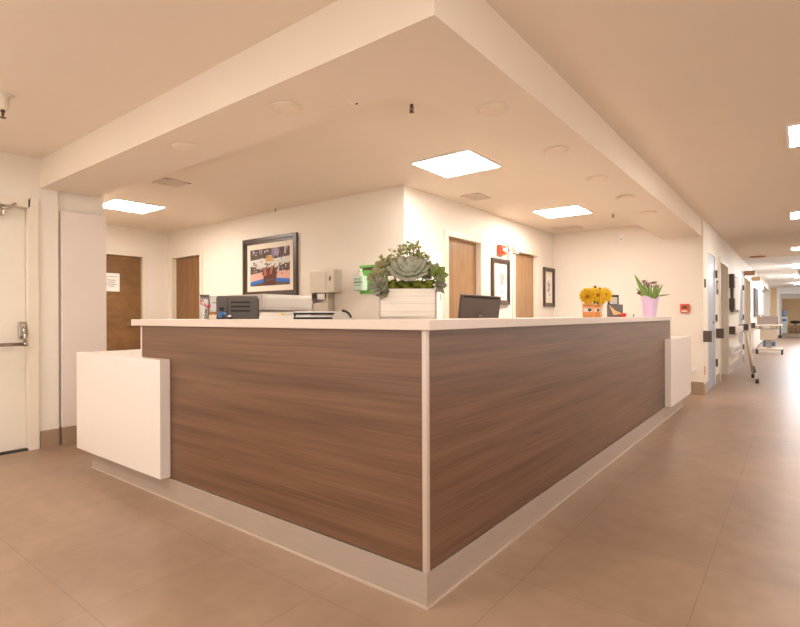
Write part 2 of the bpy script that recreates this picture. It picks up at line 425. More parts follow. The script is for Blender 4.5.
m.tube([(XL-.02, 1.26, 1.98), (XL+.04, 1.33, 2.0), (XL+.015, 1.37, 2.035)], .011, CHROME); m.obj('door_closer', d5)

# corridor doors
for n, (a, b) in ((6, (8.60, 9.42)), (7, (13.6, 14.55))):
    d = door_x(n, XC, a, b, HD, BLUEGREY, .004, 'blue-grey corridor door %s' % ('nearest the counter' if n == 6 else 'further along the corridor'), fr=FRAME, hy=a+.6, fd=.004)
    m = MB(); m.box(XC-.006, XC+.004, a+.014, a+.06, .01, HD-.014, ORBR); m.obj('edge_guard', d)
    for z in (.35, 1.05, 1.75):
        m = MB(); m.box(XC-.002, XC+.03, b+.005, b+.05, z-.06, z+.06, BRACK); m.obj('hinge', d)
# open leaf-like dark header inside alcoves
m = MB(); frame_x(m, XC, 9.95, 11.2, 2.0); struct('trim_5', m)
m = MB(); frame_x(m, XC, 15.1, 17.0, HD); struct('trim_6', m)

# pale partition beside the exit
t = thing('partition_panel', 'pale full-height partition panel standing in the wall recess left of the brown nook door', 'panel', (XL-.018, 1.70, 0))
m = MB(); m.box(0, .045, 0, .36, .15, 2.03, PINK, .004); m.obj('panel', t)
m = MB(); m.box(0, .04, .0, .36, 0, .15, BASE); m.obj('kick_plate', t)

# ------------------------------------------------------------------ reception desk
CX, CY = -1.10, 1.574
XE, YE2 = -3.32, 6.25      # ends of tall part
desk = thing('reception_desk', 'tall L-shaped reception desk clad in horizontal-grain walnut laminate on a steel kick', 'reception desk', (CX, CY, 0))
def D(mb, name, lab=None):
    for v in mb.bm.verts: v.co -= Vector((CX, CY, 0))
    o = mb.obj(name, desk)
    if lab: o['label'] = lab
    return o
m = MB(); m.box(XE, CX-.012, CY, CY+.03, .141, 1.047, WOODP); D(m, 'front_panel')
m = MB(); m.box(CX-.03, CX, CY+.012, YE2, .141, 1.047, WOODP); D(m, 'side_panel')
m = MB(); m.box(CX-.018, CX+.003, CY-.003, CY+.018, .135, 1.047, ALU, .002); D(m, 'corner_trim')
m = MB(); m.box(XE-.012, XE, CY-.003, CY+.12, .141, 1.047, WHITEL); D(m, 'end_trim')
m = MB(); m.box(CX-.12, CX+.002, YE2, YE2+.012, .141, 1.047, ALU); D(m, 'end_trim')
m = MB(); m.box(-4.09, CX+.001, CY-.001, CY+.05, 0, .135, PLINTH); m.box(CX-.05, CX+.001, CY+.05, 7.02, 0, .135, PLINTH); D(m, 'kick_plinth')
m = MB(); m.box(-4.09, CX+.006, CY-.006, CY, 0, .009, ALU); m.box(CX, CX+.006, CY, 7.02, 0, .009, ALU); D(m, 'kick_edge_strip')
m = MB(); m.box(XE, CX-.30, CY+.10, CY+.13, .03, 1.045, PANELW); m.box(CX-.13, CX-.10, CY+.30, YE2, .03, 1.045, PANELW)
m.box(XE, CX-.03, CY+.03, CY+.10, .03, 1.045, PANELW); m.box(CX-.10, CX-.03, CY+.10, YE2, .03, 1.045, PANELW); D(m, 'inner_carcass')
# countertop
m = MB(); z0, z1 = 1.048, 1.089; OX, OY = CX+.03, CY-.02
m.poly([(-3.428, OY, z0), (OX, OY, z0), (OX, 6.18, z0), (OX-.36, 6.18, z0), (OX-.36, OY+.36, z0), (-3.428, OY+.36, z0)], COUNTERM, thick=(0, 0, z1-z0))
top = m.obj('countertop')
bv = top.modifiers.new('b', 'BEVEL'); bv.width = .003; bv.segments = 2
tag(top, 'long off-white L-shaped transaction countertop on the tall walnut desk', 'countertop')
# low accessible ends
t = thing('low_counter', 'low white counter wing with a boxed front panel at the left end of the desk', 'counter', (-3.75, 1.6, 0))
def rel(mb, t, name, lab=None):
    for v in mb.bm.verts: v.co -= Vector(t.location)
    o = mb.obj(name, t)
    if lab: o['label'] = lab
    return o
m = MB(); m.box(-4.19, -2.965, 1.508, 1.572, .144, .850, PANELW, .003); rel(m, t, 'front_panel')
m = MB(); m.box(-4.14, XE-.015, 1.573, 2.30, .815, .848, WHITEL, .002); rel(m, t, 'worktop')
m = MB(); m.box(-4.09, -4.06, 1.63, 2.25, 0, .814, PANELW); m.box(-4.06, XE-.02, 1.63, 1.66, 0, .814, PANELW); rel(m, t, 'support_panel')
t = thing('low_counter', 'low white counter wing with a boxed front panel at the corridor end of the desk', 'counter', (-1.1, 6.6, 0))
m = MB(); m.box(CX+.002, -1.035, 5.93, 7.18, .144, .850, PANELW, .003); rel(m, t, 'front_panel')
m = MB(); m.box(-1.83, CX+.001, YE2+.015, 7.14, .815, .848, WHITEL, .002); rel(m, t, 'worktop')
m = MB(); m.box(-1.8, -1.16, 7.06, 7.09, 0, .814, PANELW); m.box(-1.19, -1.16, YE2+.02, 7.06, 0, .814, PANELW); rel(m, t, 'support_panel')
# staff worktop inside
t = thing('staff_worktop', 'white L-shaped staff worktop inside the reception desk', 'worktop', (-1.5, 2.0, 0))
m = MB(); m.poly([(XE, 1.71, .72), (-1.235, 1.71, .72), (-1.235, 6.2, .72), (-2.10, 6.2, .72), (-2.10, 2.62, .72), (XE-.4, 2.62, .72), (XE-.4, 2.32, .72), (XE, 2.32, .72)], WHITEL, thick=(0, 0, .03)); rel(m, t, 'worktop')
for (x, y) in ((-3.66, 2.56), (-2.14, 2.56), (-2.05, 6.14)):
    m = MB(); m.box(x-.025, x+.025, y-.025, y+.025, 0, .72, STEEL); rel(m, t, 'leg')

# ------------------------------------------------------------------ ceiling fittings
def panel_light(x, y, mt, label, group, w=.6, l=.6, z=ZC, drop=0):
    t = thing('ceiling_light', label, 'ceiling light', (x, y, z), 0, group)
    m = MB(); f = .02; h = .012
    for b in ((-w/2, w/2, -l/2, -l/2+f), (-w/2, w/2, l/2-f, l/2), (-w/2, -w/2+f, -l/2+f, l/2-f), (w/2-f, w/2, -l/2+f, l/2-f)):
        m.box(b[0], b[1], b[2], b[3], -h, 0, WHITEP)
    m.obj('frame', t)
    m = MB(); m.box(-w/2+f, w/2-f, -l/2+f, l/2-f, -.008-drop, -.001, mt); m.obj('diffuser', t)  # drop deepens the far diffusers, added so their glowing sides brighten the ceiling
G1 = 'square panel lights above the reception desk'; G2 = 'square panel lights along the corridor ceiling'
panel_light(-6.32, 2.86, PAN_IN, 'square lit ceiling panel nearest the left nook', G1)
panel_light(-2.36, 3.86, PAN_IN, 'square lit ceiling panel nearest the core wall corner, above the monitor', G1)
panel_light(-2.37, 6.46, PAN_IN, 'square lit ceiling panel furthest back inside the desk area', G1)
panel_light(.24, 4.82, PAN_CO, 'large lit panel nearest in the corridor ceiling, at the right edge of the photo', G2)
panel_light(.22, 8.65, PAN_CO, 'second nearest lit panel in the corridor ceiling at the right edge', G2)
panel_light(.20, 13.0, PAN_CO, 'third lit panel down the corridor ceiling at the right edge', G2)
panel_light(.20, 17.5, PAN_FAR, 'fourth lit panel down the corridor ceiling', G2, drop=.035)
panel_light(.20, 22.0, PAN_FAR, 'fifth lit panel down the corridor ceiling', G2, drop=.035)
panel_light(.20, 27.0, PAN_FAR, 'last lit panel before the corridor end', G2, drop=.035)
panel_light(.30, .6, PAN_CO, 'unseen ceiling panel added to light the corridor crossing beside the viewer', G2)  # this and the next two: unseen lamps added to brighten the passage
panel_light(-2.3, -.25, PAN_CO, 'unseen ceiling panel added to light the side passage in front of the desk', G2)
panel_light(-4.2, -.25, PAN_CO, 'unseen ceiling panel added to light the side passage near the exit door', G2)
panel_light(1.2, 35.5, PAN_FAR, 'lit ceiling panel in the beige room beyond the corridor', G2, drop=.035)

dl = None
names = [(-2.11, 1.75, 'round blank ceiling cover second from the outer soffit corner toward the exit door'),
         (-3.09, 1.75, 'round blank ceiling cover furthest left in the soffit'),
         (-1.27, 2.435, 'round blank ceiling cover nearest the soffit corner on the corridor side'),
         (-1.26, 3.31, 'second round blank cover from the soffit corner along the corridor side'),
         (-1.26, 4.19, 'third round blank cover from the soffit corner along the corridor side'),
         (-1.25, 5.03, 'fourth round blank cover from the soffit corner along the corridor side'),
         (-1.25, 5.92, 'fifth and furthest round blank cover along the corridor side')]
COVER = mat('ceiling_cover_paint', (240, 222, 200), 0.6, noise=0.01)
for x, y, lab in names:
    if dl is None:
        dl = thing('ceiling_cover', lab, 'ceiling cover', (x, y, ZS), 0, 'round covers in the soffit')
        m = MB(); m.lathe([(.078, 0), (.084, -.004), (.082, -.009), (.074, -.010)], (0, 0, 0), COVER, 40); m.obj('trim_ring', dl)
        m = MB(); m.lathe([(.073, -.0105), (.066, -.013), (.03, -.016), (.005, -.017)], (0, 0, 0), COVER, 32); m.obj('lens', dl)
        c = dl
    else:
        c = copy_tree(dl); c.location = (x, y, ZS); c['label'] = lab

def sprinkler(loc, label, esc=True, s=1.0, big=False):
    t = thing('fire_sprinkler', label, 'sprinkler', loc, 0, 'ceiling sprinklers')
    h = 0
    if esc:
        if big: prof = [(.050*s, 0), (.046*s, -.006), (.028*s, -.012), (.024*s, -.075*s), (.018*s, -.082*s)]; h = -.08*s
        else: prof = [(.028*s, 0), (.026*s, -.005), (.012*s, -.009), (.009*s, -.014)]; h = -.013
        m = MB(); m.lathe(prof, (0, 0, 0), CEIL if big else COVER, 24); m.obj('escutcheon', t)
    m = MB(); m.cyl((0, 0, h), (0, 0, h-.014*s), .010*s, SPRK, n=10)
    m.tube([(-.009*s, 0, h-.012*s), (-.012*s, 0, h-.026*s), (0, 0, h-.04*s)], .003*s, SPRK, 6)
    m.tube([(.009*s, 0, h-.012*s), (.012*s, 0, h-.026*s), (0, 0, h-.04*s)], .003*s, SPRK, 6)
    m.cyl((0, 0, h-.012*s), (0, 0, h-.04*s), .0035*s, SPRK, n=8)
    m.cyl((0, 0, h-.040*s), (0, 0, h-.043*s), .014*s, SPRK, n=14); m.obj('sprinkler_head', t)
sprinkler((-3.75, .96, ZC), 'sprinkler on a deep white escutcheon at the upper left edge of the photo', True, 1.15, True)
sprinkler((-1.92, 2.60, ZC), 'dark bare sprinkler head beside the inner soffit corner', False, 1.15)
sprinkler((-6.30, 2.50, ZC), 'dark sprinkler beside the leftmost lit panel', True, 1.3)
sprinkler((-1.90, 7.00, ZC), 'small dark sprinkler near the far wall', True, 1.0)
sprinkler((-5.05, 4.02, ZC), 'tiny sprinkler above the large framed picture', True, .7)
# drop box carrying the sprinkler by the corner
t = thing('ceiling_sensor', 'small white occupancy sensor on the soffit left of the dark sprinkler', 'sensor', (-1.80, 1.93, ZS))
m = MB(); m.lathe([(.026, 0), (.024, -.01), (.012, -.016), (.004, -.018)], (0, 0, 0), COVER, 20); m.box(-.004, .03, -.004, .004, -.013, -.008, SPRK); m.obj('sensor_body', t)

def vent(x, y, w, l, label, z=ZC):
    t = thing('ceiling_vent', label, 'vent', (x, y, z), 0, 'ceiling air vents')
    m = MB(); f = .02
    for b in ((-w/2, w/2, -l/2, -l/2+f), (-w/2, w/2, l/2-f, l/2), (-w/2, -w/2+f, -l/2, l/2), (w/2-f, w/2, -l/2, l/2)): m.box(*b, -.01, 0, VENTM)
    m.box(-w/2, w/2, -l/2, l/2, -.002, 0, VENTM); m.obj('frame', t)
    m = MB(); k = 6
    for i in range(k):
        y0 = -l/2+f+(l-2*f)*(i+.3)/k; m.box(-w/2+f, w/2-f, y0, y0+.012, -.009, -.003, VENTM)
    m.obj('slat', t)
vent(-2.84, 5.05, .22, .30, 'small ceiling vent between two lit panels')
vent(-2.75, 7.70, .40, .22, 'ceiling vent near the far wall corner')
vent(-4.90, 2.62, .26, .26, 'ceiling vent left of the soffit covers')
t = thing('ceiling_disc', 'tan round ceiling fitting down the corridor', 'ceiling fitting', (-.70, 14.2, ZC)); m = MB(); m.lathe([(.16, 0), (.15, -.02), (.05, -.03)], (0, 0, 0), ORGC); m.obj('disc_body', t)

# ------------------------------------------------------------------ pictures
def picture(name, label, loc, w, h, facing, art, mt=.09, fr=.055, dep=.035):
    """local: x along width, z up, faces -Y. facing: rotation about z"""
    t = thing(name, label, 'picture', loc, facing)
    m = MB()
    for i, (o, th, d) in enumerate(((0, fr*.55, dep), (fr*.5, fr*.5, dep*.65))):
        a, b = w/2-o, h/2-o
        m.box(-a, a, -d, 0, b-th, b, FRAMEB, .002); m.box(-a, a, -d, 0, -b, -b+th, FRAMEB, .002)
        m.box(-a, -a+th, -d, 0, -b+th, b-th, FRAMEB, .002); m.box(a-th, a, -d, 0, -b+th, b-th, FRAMEB, .002)
    m.obj('picture_frame', t)
    m = MB(); m.box(-w/2+fr*.8, w/2-fr*.8, -.012, 0, -h/2+fr*.8, h/2-fr*.8, MATB); m.obj('mount_board', t)
    art(t, w/2-fr-mt, h/2-fr-mt); return t
def art_main(t, a, b):
    m = MB(); Y = -.0125
    def R(x0, x1, z0, z1, mt, k=0): m.box(x0*a, x1*a, Y-.0004*(k+1), Y, z0*b, z1*b, mt)
    def P(pts, mt, k=0): m.poly([(x*a, Y, z*b) for x, z in pts], mt, thick=(0, -.0004*(k+1), 0))
    R(-1, 1, -1, 1, LEADG)
    R(-1, 1, .5, 1, LEADG, 1)
    for i in range(22):
        x = -1+2*(i+.3)/22; h = random.uniform(.15, .5); R(x, x+.05, 1-h, 1, random.choice([A_LAV, A_BROWN, A_WHITE, A_BROWN, LEADG]), 2)
    P([(.18, .55), (.3, 1), (.52, 1), (.45, .55)], A_LAV, 3)
    P([(-.2, .28), (.2, .28), (.15, .62), (-.15, .62)], A_OCHRE, 4)
    P([(-1, .12), (-.5, -.02), (.4, -.02), (1, .2), (1, .5), (.3, .42), (-.4, .48), (-1, .42)], A_WHITE, 3)
    for i in range(70):
        x = random.uniform(-.95, .9); z = random.uniform(-.25, .2); r = random.uniform(.02, .06)
        P([(x-r, z), (x, z-r), (x+r, z), (x, z+r)], random.choice([A_WHITE, A_BROWN, LEADG, A_BROWN]), 5)
    P([(-1, -.75), (-.3, -.7), (-.3, -.25), (-1, -.35)], A_PINK, 4); P([(.35, -.7), (1, -.7), (1, -.25), (.35, -.25)], A_PINK, 4)
    P([(-1, -.95), (-.3, -.78), (-.3, -.62), (-1, -.76)], A_BLUE, 5); P([(.3, -.78), (1, -.9), (1, -.7), (.3, -.6)], A_BLUE, 5)
    for i in range(90):
        x = random.uniform(-.95, .93); z = random.uniform(-.42, .95); q = random.uniform(.02, .05)
        P([(x-q, z), (x, z-q*1.3), (x+q, z+.01), (x, z+q)], random.choice([A_WHITE, A_LAV, A_BROWN, LEADG, A_WHITE if z < .5 else LEADG, A_ORNG if z < 0 else A_LAV]), 5.5)
    P([(-.22, -1), (.3, -1), (.36, -.5), (.4, -.3), (.2, -.1), (-.2, -.05), (-.36, -.3), (-.3, -.5)], A_BROWN, 6)
    P([(0, -.4), (.1, -.4), (.22, .02), (.1, .08)], A_ORNG, 7); P([(-.28, -.5), (-.1, -.42), (-.2, .0), (-.3, .0)], A_ORNG, 7); P([(-.2, -.75), (.28, -.72), (.28, -.62), (-.2, -.65)], LEADG, 7)
    m.obj('artwork', t)
def art_blot(c1, c2):
    def f(t, a, b):
        m = MB(); Y = -.0125
        m.box(-a, a, Y-.0004, Y, -b, b, PAPER)
        for i in range(26):
            g = random.gauss(0, .35); x = g*a; z = (random.gauss(.05, .33))*b; r = random.uniform(.1, .28)*a
            mt = c1 if x < 0 else c2
            n = 7; m.poly([(max(-a, min(a, x+r*math.cos(2*PI*k/n))), Y, max(-b, min(b, z+r*1.6*math.sin(2*PI*k/n)))) for k in range(n)], mt, thick=(0, -.0006-.00005*i, 0))
        m.obj('artwork', t)
    return f
picture('framed_picture', 'large dark-framed picture of flowers spilling from a planter on the back wall', (-5.30, YB, 1.74), 1.08, .765, 0, art_main, .07, .075)
W1 = mat('pale_blue_wash', (170, 186, 214), .8); W2 = mat('pale_brown_wash', (196, 164, 146), .8); W3 = mat('grey_wash', (176, 172, 172), .8)
picture('framed_picture', 'dark-framed picture with a pale blue sketch between the two light brown doors', (XK, 6.24, 1.56), .50, .61, PI/2, art_blot(W1, W2), .06, .06)
picture('framed_picture', 'smaller dark-framed grey sketch right of the far light brown door', (XK, 7.925, 1.56), .42, .62, PI/2, art_blot(W3, W3), .08, .06)

# ------------------------------------------------------------------ wall items
t = thing('paper_notice', 'white paper notice taped to the brown nook door', 'notice', (XN-.039, 3.29, 1.615))
m = MB(); m.box(0, .002, -.14, .125, -.13, .135, PAPER); m.obj('sheet', t)
m = MB()
for i, (a, b) in enumerate(((-.05, .07), (-.04, .06), (-.06, .08), (-.03, .05))): m.box(.002, .0028, a, b, .03-.03*i, .038-.03*i, INK)
m.box(.002, .0028, -.1, .1, .085, .09, INK); m.obj('printed_lines', t)
t = thing('towel_dispenser', 'stainless paper towel dispenser on the back wall above the worktop', 'towel dispenser', (-4.10, YB, 1.2))
m = MB(); m.box(-.32, .07, -.13, 0, .17, .43, STEEL, .008); m.box(-.09, -.05, -.136, -.13, .20, .40, STEEL, .002); m.obj('cover', t)
m = MB(); m.box(0.0, .02, -.134, -.129, .30, .35, SLOT, .002); m.obj('lock', t)
m = MB(); m.box(-.32, -.30, -.11, 0, -.10, .169, STEEL); m.box(-.07, -.05, -.11, 0, -.10, .169, STEEL); m.box(-.30, -.07, -.03, 0, -.10, .169, STEEL); m.box(-.32, -.05, -.11, 0, -.13, -.10, STEEL); m.box(-.30, -.07, -.10, -.09, -.10, .06, STEEL); m.obj('waste_chute', t)
m = MB(); m.box(-.29, -.08, -.10, -.04, .12, .168, SLOT); m.box(-.22, -.10, -.108, -.10, .10, .165, PAPER); m.obj('towel_slot', t)
t = thing('sanitizer_dispenser', 'hand sanitizer pump bottle on a lime green backing board left of the succulents', 'sanitizer dispenser', (-3.53, YB, 1.50))
m = MB(); m.box(-.225, .16, -.012, 0, -.155, .155, GREEN, .004); m.obj('backing_board', t)
m = MB(); m.box(-.235, -.10, -.10, -.014, -.125, .04, MINT, .02); m.obj('bottle', t)
m = MB(); m.cyl((-.165, -.056, .04), (-.165, -.056, .075), .022, PAPER); m.cyl((-.165, -.056, .075), (-.165, -.056, .11), .012, PAPER); m.box(-.19, -.15, -.10, -.05, .095, .11, PAPER, .004); m.obj('pump', t)
m = MB(); m.box(-.225, -.11, -.102, -.10, -.035, -.027, BLACK); m.box(-.22, -.13, -.102, -.10, .0, .006, INK); m.box(-.22, -.13, -.102, -.10, -.065, -.059, INK); m.obj('bottle_print', t)
m = MB(); m.box(-.17, -.03, -.0135, -.012, .10, .13, LEADG); m.obj('board_print', t)
t = thing('wall_panel', 'flat white access panel on the wall right of the succulent planter', 'panel', (XK, 4.62, 1.3)); m = MB(); m.box(0, .02, -.16, .18, -.5, .52, WHITEP, .002); m.obj('cover', t)
m = MB(); m.box(.02, .026, .13, .15, -.02, .05, LGREY); m.obj('latch', t)
t = thing('fire_alarm_horn', 'orange-red fire alarm horn strobe between the light brown doors', 'fire alarm', (XK, 6.25, 1.985))
m = MB(); m.box(0, .05, -.09, .09, -.065, .065, RED, .006); m.obj('housing', t)
m = MB(); m.box(.05, .075, -.04, .05, -.02, .025, WHITEP, .008); m.obj('strobe_lens', t)
m = MB(); m.box(.05, .053, -.07, -.05, -.05, .05, REDB); m.obj('grille', t)
t = thing('call_light_dome', 'white cylindrical nurse call light on a short arm right of the red alarm', 'call light', (XK, 6.49, 2.03))
m = MB(); m.cyl((.0005, 0, -.02), (.07, 0, -.02), .012, WHITEP); m.cyl((0, 0, -.02), (.008, 0, -.02), .035, WHITEP); m.obj('wall_arm', t)
m = MB(); m.cyl((.11, 0, -.07), (.11, 0, .12), .045, WHITEP, .042); m.obj('lens', t)
m = MB(); m.cyl((.11, 0, -.085), (.11, 0, -.07), .047, LGREY); m.obj('collar', t)
t = thing('alarm_pull_station', 'orange-red fire alarm pull station on the far wall beside the corridor', 'fire alarm', (-1.245, YF, 1.2))
m = MB(); m.box(-.055, .055, -.045, 0, -.062, .062, RED, .005); m.obj('housing', t)
m = MB(); m.box(-.03, .03, -.052, -.045, -.005, .035, BRACK, .003); m.box(-.035, .035, -.05, -.045, -.05, -.03, PAPER); m.obj('pull_handle', t)
t = thing('wall_sensor', 'small white wall device high on the far wall', 'sensor', (-2.09, YF, 2.27)); m = MB(); m.box(-.03, .03, -.03, 0, -.05, .05, WHITEP, .008); m.obj('housing', t)
m = MB(); m.ball((0, -.03, -.02), (.014, .01, .014), LGREY); m.obj('lens', t)
t = thing('door_stop', 'small round white door stop low on the far wall', 'door stop', (-1.15, YF, .34)); m = MB(); m.cyl((0, 0, 0), (0, -.03, 0), .035, WHITEP, .028); m.obj('bumper', t)
t = thing('red_wall_tag', 'small red label low on the corridor wall end', 'label', (XC, 8.25, .33)); m = MB(); m.box(0, .004, -.03, .03, -.06, .06, REDB); m.obj('plate', t)

# handrail segments in the corridor with dark end caps
rails = [(8.08, 8.24, 'short handrail at the near corridor corner with a dark end cap'), (9.5, 9.66, 'handrail piece between the first corridor door and the alcove'),
         (11.45, 13.45, 'handrail under the framed board in the corridor'), (14.68, 14.84, 'handrail piece by the second corridor door'), (17.3, 24.0, 'long handrail near the corridor end')]
for y0, y1, lab in rails:
    t = thing('wall_handrail', lab, 'handrail', (XC, y0, .81), 0, 'corridor handrails')
    m = MB(); m.box(.02, .095, .03, y1-y0-(.03 if y1-y0 > .5 else 0), -.06, .065, PANELW, .012); m.obj('rail', t)
    m = MB(); m.box(0.001, .105, 0, .035, -.075, .08, BRACK, .008); m.obj('end_cap', t)
    if y1-y0 > .5: m = MB(); m.box(0.001, .105, y1-y0-.035, y1-y0, -.075, .08, BRACK, .008); m.obj('end_cap', t)
    m = MB(); m.box(0, .02, .05, y1-y0-.03, -.03, .03, STEEL); m.obj('bracket', t)
# door signs / hinge plates on corridor
t = thing('light_switch', 'dark switch plate on the corridor corner left of the first grey door', 'switch', (XC, 8.28, 1.55)); m = MB(); m.box(0, .012, -.05, .05, -.06, .06, BRACK, .003); m.obj('plate', t)
t = thing('room_sign', 'narrow dark room sign between the first corridor door and the alcove', 'sign', (XC, 9.68, 1.55)); m = MB(); m.box(0, .012, -.08, .08, -.11, .11, BRACK, .003); m.box(.012, .014, -.06, .06, -.03, .08, PAPER); m.obj('plate', t)
# framed board (glove / notice unit)
t = thing('notice_board', 'white framed board with dark edges beyond the alcove', 'board', (XC, 12.3, 1.52))
m = MB(); m.box(0, .05, -.62, .62, -.36, .36, BRACK, .005); m.obj('picture_frame', t)
m = MB(); m.box(.05, .07, -.56, .56, -.31, .31, PAPER); m.obj('panel', t)
t = thing('glove_box_rack', 'dark glove box rack on the wall just past the alcove', 'rack', (XC, 11.55, 1.5)); m = MB(); m.box(0, .09, -.1, .1, -.30, -.08, BRACK, .006); m.obj('lower_holder', t)
m = MB(); m.box(0, .09, -.1, .1, .12, .38, BRACK, .006); m.obj('upper_holder', t); m = MB(); m.box(0, .01, -.1, .1, -.33, .40, PAPER); m.obj('backplate', t)
t = thing('notice_board', 'tall black board on the corridor wall near the bright end', 'board', (XC, 19.1, 1.48)); m = MB(); m.box(0, .05, -.75, .75, -.42, .42, BRACK, .005); m.obj('picture_frame', t)
m = MB(); m.box(.05, .055, -.68, .68, -.36, .36, DGREY); m.obj('panel', t)
for y, lab in ((15.02, 'nearer tan sign projecting above the corridor wall'), (17.4, 'farther tan sign projecting above the corridor wall')):
    t = thing('projecting_sign', lab, 'sign', (XC, y, 2.12), 0, 'projecting corridor signs')
    m = MB(); m.box(.02, .22, -.01, .01, -.06, .06, SIGNB, .003); m.obj('sign_plate', t); m = MB(); m.box(0, .02, -.015, .015, -.05, .05, STEEL); m.obj('bracket', t)
t = thing('wall_call_light', 'small grey fixture high on the white wall near the corridor end', 'call light', (XC, 23.5, 2.0)); m = MB(); m.box(0, .08, -.08, .08, -.05, .05, INK, .01); m.obj('housing', t)
t = thing('dome_mirror', 'round convex mirror hanging from the ceiling at the right edge of the photo', 'mirror', (.12, 15.9, ZC)); m = MB(); m.ball((0, 0, -.30), (.11, .11, .11), CHROME); m.obj('mirror_dome', t)
m = MB(); m.cyl((0, 0, 0), (0, 0, -.20), .012, WHITEP); m.obj('hanger', t)

# ------------------------------------------------------------------ countertop objects
ZT = 1.089
FW = Vector((-.6135, .7897, 0)); RT = Vector((.7897, .6135, 0))
YAW = math.atan2(RT.y, RT.x)
def rosette(M, R, n_rings, mt, th=.3, open_=1.0, per=7, wide=.55):
    mb = MB()
    for k in range(n_rings):
        t = k/max(1, n_rings-1)            # 0 outer .. 1 inner
        L = R*(1-.62*t); tilt = (0.15+1.15*t)*open_; n = max(4, per-k)
        for i in range(n):
            a = 2*PI*(i+.5*(k % 2))/n + k*.35 + random.uniform(-.08, .08)
            T = M @ Matrix.Rotation(a, 4, 'Z') @ Matrix.Rotation(-tilt, 4, 'Y') @ Matrix.Translation((R*.03, 0, R*.1*t))
            mb.leaf(T, L, L*wide*1.2, L*th, mt, curl=.5)
    return mb
# succulent planter (local frame: x right, y away, z up)
t = thing('succulent_planter', 'whitewashed square planter of succulents and moss on the corner of the countertop', 'planter', (-1.385, 1.838, ZT), YAW)
PW, PD, PH = .252, .18, .132
m = MB(); w, d = PW/2, PD/2; fy = -d
m.box(-w, w, -d, -d+.012, 0, PH, POTW, .002); m.box(-w, w, d-.012, d, 0, PH, POTW, .002); m.box(-w, -w+.012, -d, d, 0, PH, POTW, .002); m.box(w-.012, w, -d, d, 0, PH, POTW, .002); m.box(-w, w, -d, d, 0, .012, POTW)
for z in (.033, .066, .099): m.box(-w-.001, w+.001, -d-.001, d+.001, z, z+.0012, LGREY)
m.obj('planter_box', t)
m = MB()
for i in range(210):
    x = random.uniform(-w+.02, w-.02); y = random.uniform(-d+.016, d-.016); r = random.uniform(.009, .017)
    m.ball((x, y, PH-.004+random.uniform(-.002, .036)), (r, r, r*.8), MOSS, 7, 5)
m.box(-w+.012, w-.012, -d+.012, d-.012, PH-.03, PH-.004, MOSS); o = m.obj('moss', t); o['kind'] = 'stuff'
def place(x, y, z, pitch, roll, az=0): return Matrix.Translation((x, y, z)) @ Matrix.Rotation(az, 4, 'Z') @ Matrix.Rotation(pitch, 4, 'X') @ Matrix.Rotation(roll, 4, 'Y')
spec = [(.005, -.050, .190, .68, .0, .104, 6, SUCC2, 10, 'large blue-grey succulent rosette'),
        (-.060, -.03, .205, .6, -.3, .060, 4, SUCC2, 8, None),
        (-.128, -.065, .180, .95, -.35, .052, 6, SUCC3, 9, None),
        (-.118, -.090, .142, 1.15, -.45, .056, 5, SUCC, 8, None),
        (-.100, -.085, .115, 1.35, -.5, .040, 4, SUCC, 7, None),
        (-.102, -.010, .232, .3, -.3, .058, 5, SUCC3, 8, None),
        (.094, -.01, .222, .5, .5, .046, 4, SUCC, 8, None),
        (.070, -.03, .19, .8, .3, .050, 4, SUCC2, 8, None),
        (.125, -.06, .192, 1.1, .5, .055, 3, SUCC4, 7, 'bright green succulent rosette'),
        (.128, -.07, .150, 1.5, .9, .050, 3, SUCC, 6, None),
        (-.02, .03, .20, .4, 0, .06, 4, SUCC, 8, None)]
for x, y, z, p, r, R, n, mt, per, lab in spec:
    o = rosette(place(x, y, z, p, r), R, n, mt, per=per, wide=.72 if R > .09 else .6).obj('succulent_rosette', t)
    if lab: o['label'] = lab
for x, y, z, *_ in spec: m = MB(); m.tube([(x*.6, y*.5, PH-.01), (x*.9, y*.8+.01, (z+PH)/2), (x, y+.01, z)], .004, STEMG, 6); m.obj('stem', t)
for i, (x, y, zt) in enumerate((a_, b_, c_+.012) for a_, b_, c_ in [(-.06, .0, .295), (-.03, .01, .32), (.0, -.01, .322), (.03, .0, .338), (.055, .0, .315), (.015, .02, .335), (-.045, -.01, .27), (.07, -.01, .285), (-.015, 0, .30), (.045, .02, .30), (-.095, 0, .27), (.085, 0, .27)]):
    m = MB(); m.tube([(x*.5, y*.5+.01, .17), (x*.8, y, (.17+zt)/2), (x, y, zt-.02)], .0018, STEMG, 5)
    for k in range(14):
        c = Vector((x+random.uniform(-.024, .024), y+random.uniform(-.02, .02), zt-random.uniform(0, .06)))
        m.tube([(x, y, min(c.z, zt-.02)), c], .0010, STEMG, 4)
        for q in range(4):
            m.leaf(Matrix.Translation(c) @ Matrix.Rotation(random.uniform(0, 6.28), 4, 'Z') @ Matrix.Rotation(-random.uniform(-.3, .9), 4, 'Y'), .015, .010, .003, random.choice([SPRIG, SUCC4, SPRIG]), .3, seg=3)
    m.obj('sprig', t)

